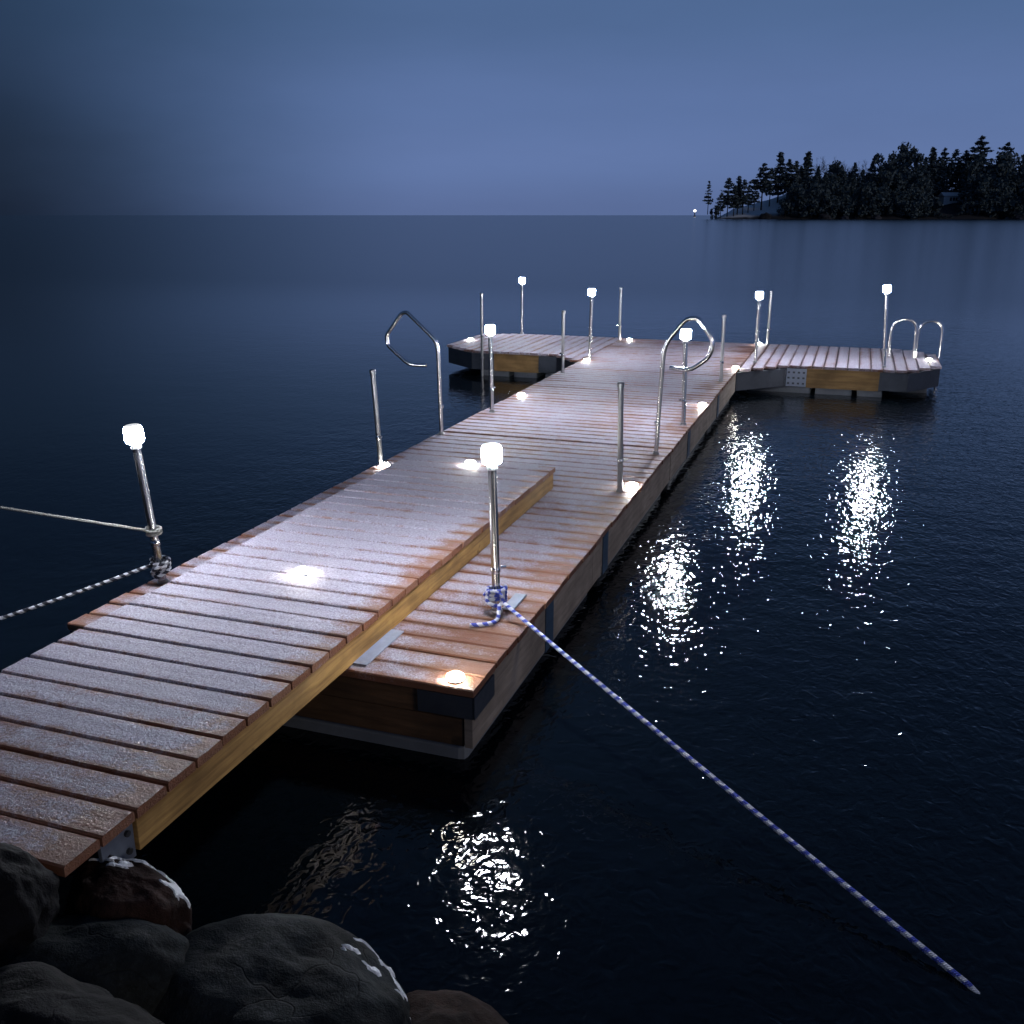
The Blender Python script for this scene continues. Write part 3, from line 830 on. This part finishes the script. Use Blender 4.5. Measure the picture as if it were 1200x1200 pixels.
def broad(seed, w=.42, base=.12, n=1300, size=.046, clumps=24):
    r = random.Random(seed); t = MB(); c = MB()
    t.tube([(0, 0, -.08), (.01, 0, .3), (0, .01, .7)], [.03, .022, .006], 7)
    cs = []
    for i in range(clumps):
        th = r.random() * 6.28; z = r.uniform(base + .1, .92)
        rad = w * math.sqrt(max(0, 1 - ((z - .5) / .52) ** 2)) * r.uniform(.35, .95)
        q = Vector((math.cos(th) * rad, math.sin(th) * rad, z)); cs.append((q, r.uniform(.09, .17)))
        t.tube([(0, 0, max(.2, z - .3)), tuple(q)], [.010, .003], 4, cap=False)
    for i in range(n):
        q, s = r.choice(cs)
        d = Vector((r.gauss(0, 1), r.gauss(0, 1), r.gauss(0, .8))).normalized() * s * r.uniform(.5, 1.05)
        leaf_card(c, q + d, size, r, .4)
    return t, c
def bare(seed, n=46):
    r = random.Random(seed); t = MB(); c = MB()
    t.tube([(0, 0, -.06), (.01, .0, .35), (.0, .01, .62)], [.016, .012, .008], 6)
    def twig(p, d, ln, rad, lev):
        e_ = p + d * ln
        c.tube([tuple(p), tuple(p.lerp(e_, .5) + Vector((r.gauss(0, .012), r.gauss(0, .012), .004))), tuple(e_)], [rad, rad * .8, rad * .5], 3, cap=False)
        if lev > 0:
            for i in range(r.randint(3, 4)):
                dd = (d + Vector((r.gauss(0, .5), r.gauss(0, .5), r.gauss(.15, .3)))).normalized()
                twig(p.lerp(e_, r.uniform(.4, 1)), dd, ln * r.uniform(.5, .75), rad * .6, lev - 1)
    for i in range(9):
        z = r.uniform(.25, .62); th = r.random() * 6.28
        twig(Vector((0, 0, z)), Vector((math.cos(th) * .6, math.sin(th) * .6, r.uniform(.5, 1))).normalized(), r.uniform(.16, .26), .0045, 3)
    return t, c
protos = {}
def proto_tree(kind, t, c, crown_mat, trunk_mat=None):
    tm = t.build('trunk', trunk_mat or M['trunk']); cm = c.build('crown', crown_mat)
    protos[kind] = (tm.data, cm.data)
    bpy.data.objects.remove(tm); bpy.data.objects.remove(cm)
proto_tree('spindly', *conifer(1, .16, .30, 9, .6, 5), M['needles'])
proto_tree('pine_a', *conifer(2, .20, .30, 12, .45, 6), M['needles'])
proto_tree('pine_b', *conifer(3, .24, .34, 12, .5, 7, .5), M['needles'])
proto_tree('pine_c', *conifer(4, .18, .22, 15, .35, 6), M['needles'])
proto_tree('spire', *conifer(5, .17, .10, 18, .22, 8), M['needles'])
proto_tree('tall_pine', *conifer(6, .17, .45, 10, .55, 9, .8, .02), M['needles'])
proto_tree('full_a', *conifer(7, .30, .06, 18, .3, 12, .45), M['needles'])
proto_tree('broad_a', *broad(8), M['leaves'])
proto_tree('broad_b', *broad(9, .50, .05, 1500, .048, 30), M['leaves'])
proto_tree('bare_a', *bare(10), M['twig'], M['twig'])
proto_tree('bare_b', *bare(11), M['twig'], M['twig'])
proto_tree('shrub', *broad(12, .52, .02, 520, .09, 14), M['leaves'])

rt = random.Random(31)
def tree(name, kind, px, ytop, d, label, cat='tree', group=None, base=None, wide=1.0):
    """px: where along the island; ytop: crown top in metres above the lake from its height in the photo; d: metres behind the waterline"""
    k_ = (DI + d) / 1184.0
    zt = ZC + (252.0 - ytop) * k_ * .97
    s = (px - 600) * k_ * (1 - .00049 * zt)
    g = max(ground(s, d), .2) if base is None else base
    h = max(2.0, (zt - g) * .95)
    pos = isl(s, d, g - .02 * h)
    o = bpy.data.objects.new(name, None); C.objects.link(o); tag(o, label, cat, group)
    o.location = pos; o.rotation_euler.z = rt.random() * 6.28
    o.scale = (h * wide, h * wide, h * 1.02)
    tm, cm = protos[kind]
    for nm, me in (('trunk', tm), ('crown', cm)):
        q = bpy.data.objects.new(nm, me); C.objects.link(q); q.parent = o
    return o
tree('pine_tree', 'spindly', 831.5, 213, 4, 'lone spindly pine at the left tip of the island', base=4.0)
tree('shrub', 'shrub', 839, 240, -1, 'round black bush on the waterline at the left tip of the island', 'shrub', base=.2, wide=.85)
G1 = 'small pines on the snowy slope at the left end of the island'
for px, yt, kd, d in ((846, 226, 'pine_b', 10), (855, 209, 'pine_b', 14), (862, 217, 'pine_a', 11), (867, 207, 'pine_c', 18), (873, 211, 'pine_b', 14), (879, 216, 'pine_a', 18), (886, 213, 'pine_a', 22)):
    tree('pine_tree', kd, px, yt, d, 'small dark pine among the group on the snowy left slope', 'tree', G1, wide=1.15)
tree('pine_tree', 'tall_pine', 896, 193, 22, 'leaning round-topped pine at the left of the tall trees', wide=1.25)
tree('pine_tree', 'pine_b', 905, 198, 26, 'pine between the round-topped pine and the first tall peak', wide=1.1)
tree('pine_tree', 'pine_c', 916, 180, 28, 'first tall peaked pine counted from the island tip', wide=1.2)
tree('pine_tree', 'pine_b', 926, 188, 24, 'pine just right of the first tall peak', wide=1.1)
tree('pine_tree', 'pine_b', 934, 190, 28, 'lower pine in the dip before the second peaked conifer', wide=1.1)
tree('conifer_tree', 'spire', 948, 180, 26, 'pointed conifer left of the bare grey trees', wide=1.25)
G2 = 'bare leafless trees showing over the evergreens'
for px, yt, kd in ((962, 185, 'bare_a'), (972, 182, 'bare_b'), (984, 184, 'bare_a'), (994, 187, 'bare_b'), (1008, 190, 'bare_a'), (1018, 186, 'bare_b'), (1110, 179, 'bare_a'), (1128, 178, 'bare_b'), (1190, 172, 'bare_a')):
    tree('bare_tree', kd, px, yt, 60, 'bare leafless tree showing grey above the evergreens', 'tree', G2, wide=1.2)
tree('broad_tree', 'broad_a', 985, 188, 36, 'dark rounded tree below the bare grey crowns', wide=.85)
tree('broad_tree', 'broad_b', 1040, 180, 24, 'broad dark tree left of the high middle crown', wide=.75)
tree('broad_tree', 'broad_a', 1059, 167, 30, 'highest broad crown in the middle of the island', wide=.75)
tree('broad_tree', 'broad_b', 1075, 180, 22, 'broad dark tree right of the high middle crown', wide=.7)
tree('conifer_tree', 'spire', 1095, 175, 30, 'narrow pointed conifer right of the middle crowns', wide=1.2)
tree('pine_tree', 'tall_pine', 1108, 176, 46, 'slim pine top between the pointed conifer and the right-hand mass', wide=1.0)
tree('pine_tree', 'pine_b', 1122, 177, 46, 'pale ragged pine behind the cabin', wide=1.1)
tree('pine_tree', 'pine_b', 1134, 178, 46, 'pine at the left flank of the topmost round pine', wide=1.1)
tree('pine_tree', 'tall_pine', 1151, 163, 40, 'topmost pine with a rounded tuft above the right-hand mass', wide=1.35)
tree('pine_tree', 'tall_pine', 1181, 170, 44, 'second round-tufted pine at the right edge of the picture', wide=1.3)
tree('broad_tree', 'broad_b', 1152, 180, 16, 'huge black tree right of the cabin', wide=.72)
tree('broad_tree', 'broad_a', 1172, 178, 14, 'huge black tree at the right edge, beside the round-tufted pine', wide=.8)
tree('broad_tree', 'broad_b', 1197, 179, 18, 'huge black tree cut by the right edge of the picture', wide=.8)
G3 = 'dark evergreens massed along the island shore'
for px, yt, kd, d in ((933, 208, 'full_a', 14), (946, 202, 'full_a', 16), (957, 206, 'full_a', 12), (968, 203, 'full_a', 18), (979, 207, 'full_a', 10), (990, 203, 'full_a', 16), (1001, 205, 'full_a', 14), (1012, 200, 'full_a', 20),
                      (1022, 204, 'full_a', 10), (1033, 196, 'full_a', 14), (1046, 200, 'broad_b', 8), (1060, 195, 'full_a', 12), (1072, 200, 'broad_a', 8), (1084, 194, 'full_a', 16), (1088, 205, 'full_a', 8), (1142, 206, 'full_a', 9),
                      (1147, 205, 'broad_b', 6), (1162, 203, 'broad_a', 6), (1176, 204, 'full_a', 6), (1190, 200, 'broad_b', 6), (1206, 196, 'full_a', 8), (1003, 192, 'full_a', 44), (1024, 190, 'full_a', 44), (960, 196, 'full_a', 44), (974, 195, 'pine_b', 40), (1100, 190, 'full_a', 60), (1114, 192, 'full_a', 64), (1126, 190, 'full_a', 60), (1138, 188, 'full_a', 56),
                      (1086, 186, 'full_a', 44), (940, 196, 'full_a', 36), (950, 228, 'shrub', 4), (985, 230, 'shrub', 3), (1010, 232, 'shrub', 3), (1040, 226, 'shrub', 3), (1064, 228, 'shrub', 2), (1084, 230, 'shrub', 2), (1160, 228, 'shrub', 1), (1182, 228, 'shrub', 1)):
    if kd == 'shrub': tree('shrub', kd, px, yt, d, 'dark shoreline bush at the foot of the evergreens', 'shrub', 'dark bushes along the island shore', wide=1.0)
    else: tree('evergreen_tree', kd, px, yt, d, 'dark dense evergreen in the mass along the island shore', 'tree', G3, wide=.95)
rq = random.Random(77)
px = 922.0
while px < 1215:
    # low growth right down to the waterline, taller towards the right
    top_ = 240 - 22 * min(1, (px - 885) / 60) + rq.uniform(-7, 7)
    if 1098 < px < 1134: top_ = rq.uniform(240, 245)
    kd = rq.choice(('shrub', 'shrub', 'broad_a', 'broad_b'))
    d = rq.uniform(-1.5, 3)
    if 1088 < px < 1144: kd = 'shrub'
    if kd == 'shrub': tree('shrub', kd, px, top_ + 8, d, 'dark shoreline bush at the foot of the evergreens', 'shrub', 'dark bushes along the island shore', wide=1.1)
    else: tree('evergreen_tree', kd, px, top_, d, 'dark dense evergreen in the mass along the island shore', 'tree', G3, wide=1.0)
    px += rq.uniform(4.5, 7.5)
px = 928.0
while px < 1215:
    top_ = {True: 205, False: 202}[px < 960] + rq.uniform(-6, 8) - (8 if px > 1030 else 0)
    d = rq.uniform(10, 46)
    if not 1076 < px < 1150 or d > 34: tree('evergreen_tree', rq.choice(('broad_b', 'full_a', 'pine_b', 'broad_a')), px, top_, d, 'dark dense evergreen in the mass along the island shore', 'tree', G3, wide=.9)
    px += rq.uniform(5, 9)
for px, yt, kd, d in ((1225, 190, 'full_a', 14), (1245, 185, 'broad_b', 20), (1270, 184, 'full_a', 24)):
    tree('evergreen_tree', kd, px, yt, d, 'dark dense evergreen in the mass along the island shore', 'tree', G3)

# pale cabin among the trees
kk = (DI + 22) / 1184
cx_, cz_ = (1110 - 600) * kk, ZC + (252 - 237) * kk
cl = isl(cx_, 22, cz_)
cab = empty('cabin', cl, 'pale cabin half hidden among the dark trees on the island', 'cabin')
def cabm(): return Matrix.Translation(cl) @ Matrix.Rotation(YAW + .15, 4, 'Z')
mb = MB(); mb.box(-5.5, 5.5, -3, 3, -3, 3.4, mtx=cabm()); mb.build('wall', M['cabin'], cab)
mb = MB()
T = cabm()
mb.add([T @ Vector(v) for v in ((-6, -3.6, 3.2), (6, -3.6, 3.2), (6, 0, 5.4), (-6, 0, 5.4), (6, 3.6, 3.2), (-6, 3.6, 3.2))], [(0, 1, 2, 3), (3, 2, 4, 5), (1, 4, 2), (0, 3, 5)])
mb.build('roof', M['roof'], cab)
for x in (-1.5, .5, 2.2):
    mb = MB(); mb.box(x, x + 1.3, -3.06, -3.0, .3, 2.4, mtx=T); mb.build('window', M['window'], cab)
# shoreline rocks of the island
for i, (px, w, h, lab) in enumerate(((893, 9, 4.5, 'pale rounded rock under the snowy slope'), (962, 8, 4, 'long pale rock on the waterline below the bare trees'), (985, 5, 2.6, 'small low rock right of the long pale one'), (1021, 6, 3, 'grey rock on the waterline left of the broad trees'), (1190, 10, 3.5, 'low rock ledge at the right end of the visible shore'))):
    s = s_of(px); bm = bmesh.new(); bmesh.ops.create_icosphere(bm, subdivisions=4, radius=1)
    o_ = Vector((i * 9.0, 2, 5))
    ctr = isl(s, -8, .2)
    mb = MB(); vs = []
    for v in bm.verts:
        d = v.co.normalized(); r = 1 + noise.noise(d * 1.3 + o_) * .35 + noise.noise(d * 4 + o_) * .12
        q = Vector((d.x * w * r * .5, d.y * 3 * r, d.z * h * r * .7)); vs.append(Matrix.Rotation(YAW, 3, 'Z') @ q + ctr)
    bm.verts.index_update()
    mb.add(vs, [tuple(v.index for v in f.verts) for f in bm.faces], smooth=True); bm.free()
    r_ = mb.build('shore_rock', M['shore_rock']); tag(r_, lab, 'rock')

# far navigation light on the horizon
bs = (814 - 600) * 1500 / 1184
bp = FWD * 1500 + RGT * bs
bea = empty('navigation_beacon', bp, 'tiny lit beacon on the horizon left of the island', 'beacon')
mb = MB(); mb.lathe([(2.0, -1), (2.0, 1.2), (.7, 1.4), (.6, 6.5)], bp.x, bp.y, 0, 10); mb.build('tower', M['rock_dark'] if False else M['shore_rock'], bea)
mb = MB(); mb.lathe([(.6, 6.5), (1.9, 7.2), (2.3, 8.3), (1.9, 9.4), (.5, 10.3)], bp.x, bp.y, 0, 12); mb.build('lantern', M['beacon'], bea)

# ------------------------------------------------------------------ sky and light
W = bpy.data.worlds.new("World"); S.world = W; W.use_nodes = True
W.node_tree.nodes.clear(); k = NT(W.node_tree)
out = k.n('ShaderNodeOutputWorld')
FILL_DIR = Vector((1.0, -.40, .36)).normalized()      # added warm fill, low from the right, for an unseen house light
FILL_EL = math.asin(FILL_DIR.z); FILL_AZ = math.atan2(FILL_DIR.x, FILL_DIR.y)
sky = k.n('ShaderNodeTexSky', sky_type='NISHITA', sun_disc=False)
sky.sun_elevation = FILL_EL; sky.sun_rotation = FILL_AZ; sky.ozone_density = 6.0; sky.air_density = 1.2
bg1 = k.n('ShaderNodeBackground'); bg1.inputs[1].default_value = .0005
k.l(sky.outputs[0], bg1.inputs[0])
tc = k.n('ShaderNodeTexCoord'); d = tc.outputs['Generated']
sx = k.n('ShaderNodeSeparateXYZ'); k.l(d, sx.inputs[0])
el = sx.outputs[2]
dusk = k.ramp(el, [(0.0, (.103, .153, .320)), (.05, (.118, .182, .378)), (.10, (.107, .172, .360)), (.18, (.079, .140, .290)), (.26, (.047, .092, .208)), (.45, (.030, .063, .150)), (1.0, (.014, .028, .066))], 'EASE')
dot = k.n('ShaderNodeVectorMath', operation='DOT_PRODUCT'); k.l(d, dot.inputs[0]); dot.inputs[1].default_value = RGT
cl_n = k.noise(k.scaled(d, (2.2, 2.2, 6)), 1.4, 4, .55)
az = k.math('ADD', dot.outputs['Value'], k.math('MULTIPLY', k.math('SUBTRACT', cl_n, .5), .09))
mr = k.n('ShaderNodeMapRange', interpolation_type='SMOOTHSTEP'); k.l(az, mr.inputs[0])
mr.inputs[1].default_value = -.49; mr.inputs[2].default_value = -.05
lowv = k.ramp(el, [(0.0, .09), (.06, .11), (.13, .22), (.20, .33), (.5, .6)])
bank = k.math('ADD', k.math('MULTIPLY', mr.outputs[0], k.math('SUBTRACT', 1.0, lowv)), lowv)
clouds = k.ramp(k.noise(k.scaled(d, (1.2, 1.2, 5)), 2.0, 4, .6), [(.3, .95), (.7, 1.04)])
col = k.mix(1.0, dusk, k.math('MULTIPLY', bank, clouds), 'MULTIPLY')
col = k.mix(1.0, col, k.mix(bank, (.82, 1.02, 1.04), (1, 1, 1)), 'MULTIPLY')
bg2 = k.n('ShaderNodeBackground'); bg2.inputs[1].default_value = 1.0; k.l(col, bg2.inputs[0])
ad = k.n('ShaderNodeAddShader'); k.l(bg1.outputs[0], ad.inputs[0]); k.l(bg2.outputs[0], ad.inputs[1]); k.l(ad.outputs[0], out.inputs[0])

sun = bpy.data.objects.new('sun', bpy.data.lights.new('sun', 'SUN')); C.objects.link(sun)
sun.data.energy = .42; sun.data.angle = math.radians(12); sun.data.color = (1.0, .86, .70)  # fill added to warm the fascia, side beam and planks
sun.rotation_euler = FILL_DIR.to_track_quat('Z', 'Y').to_euler()
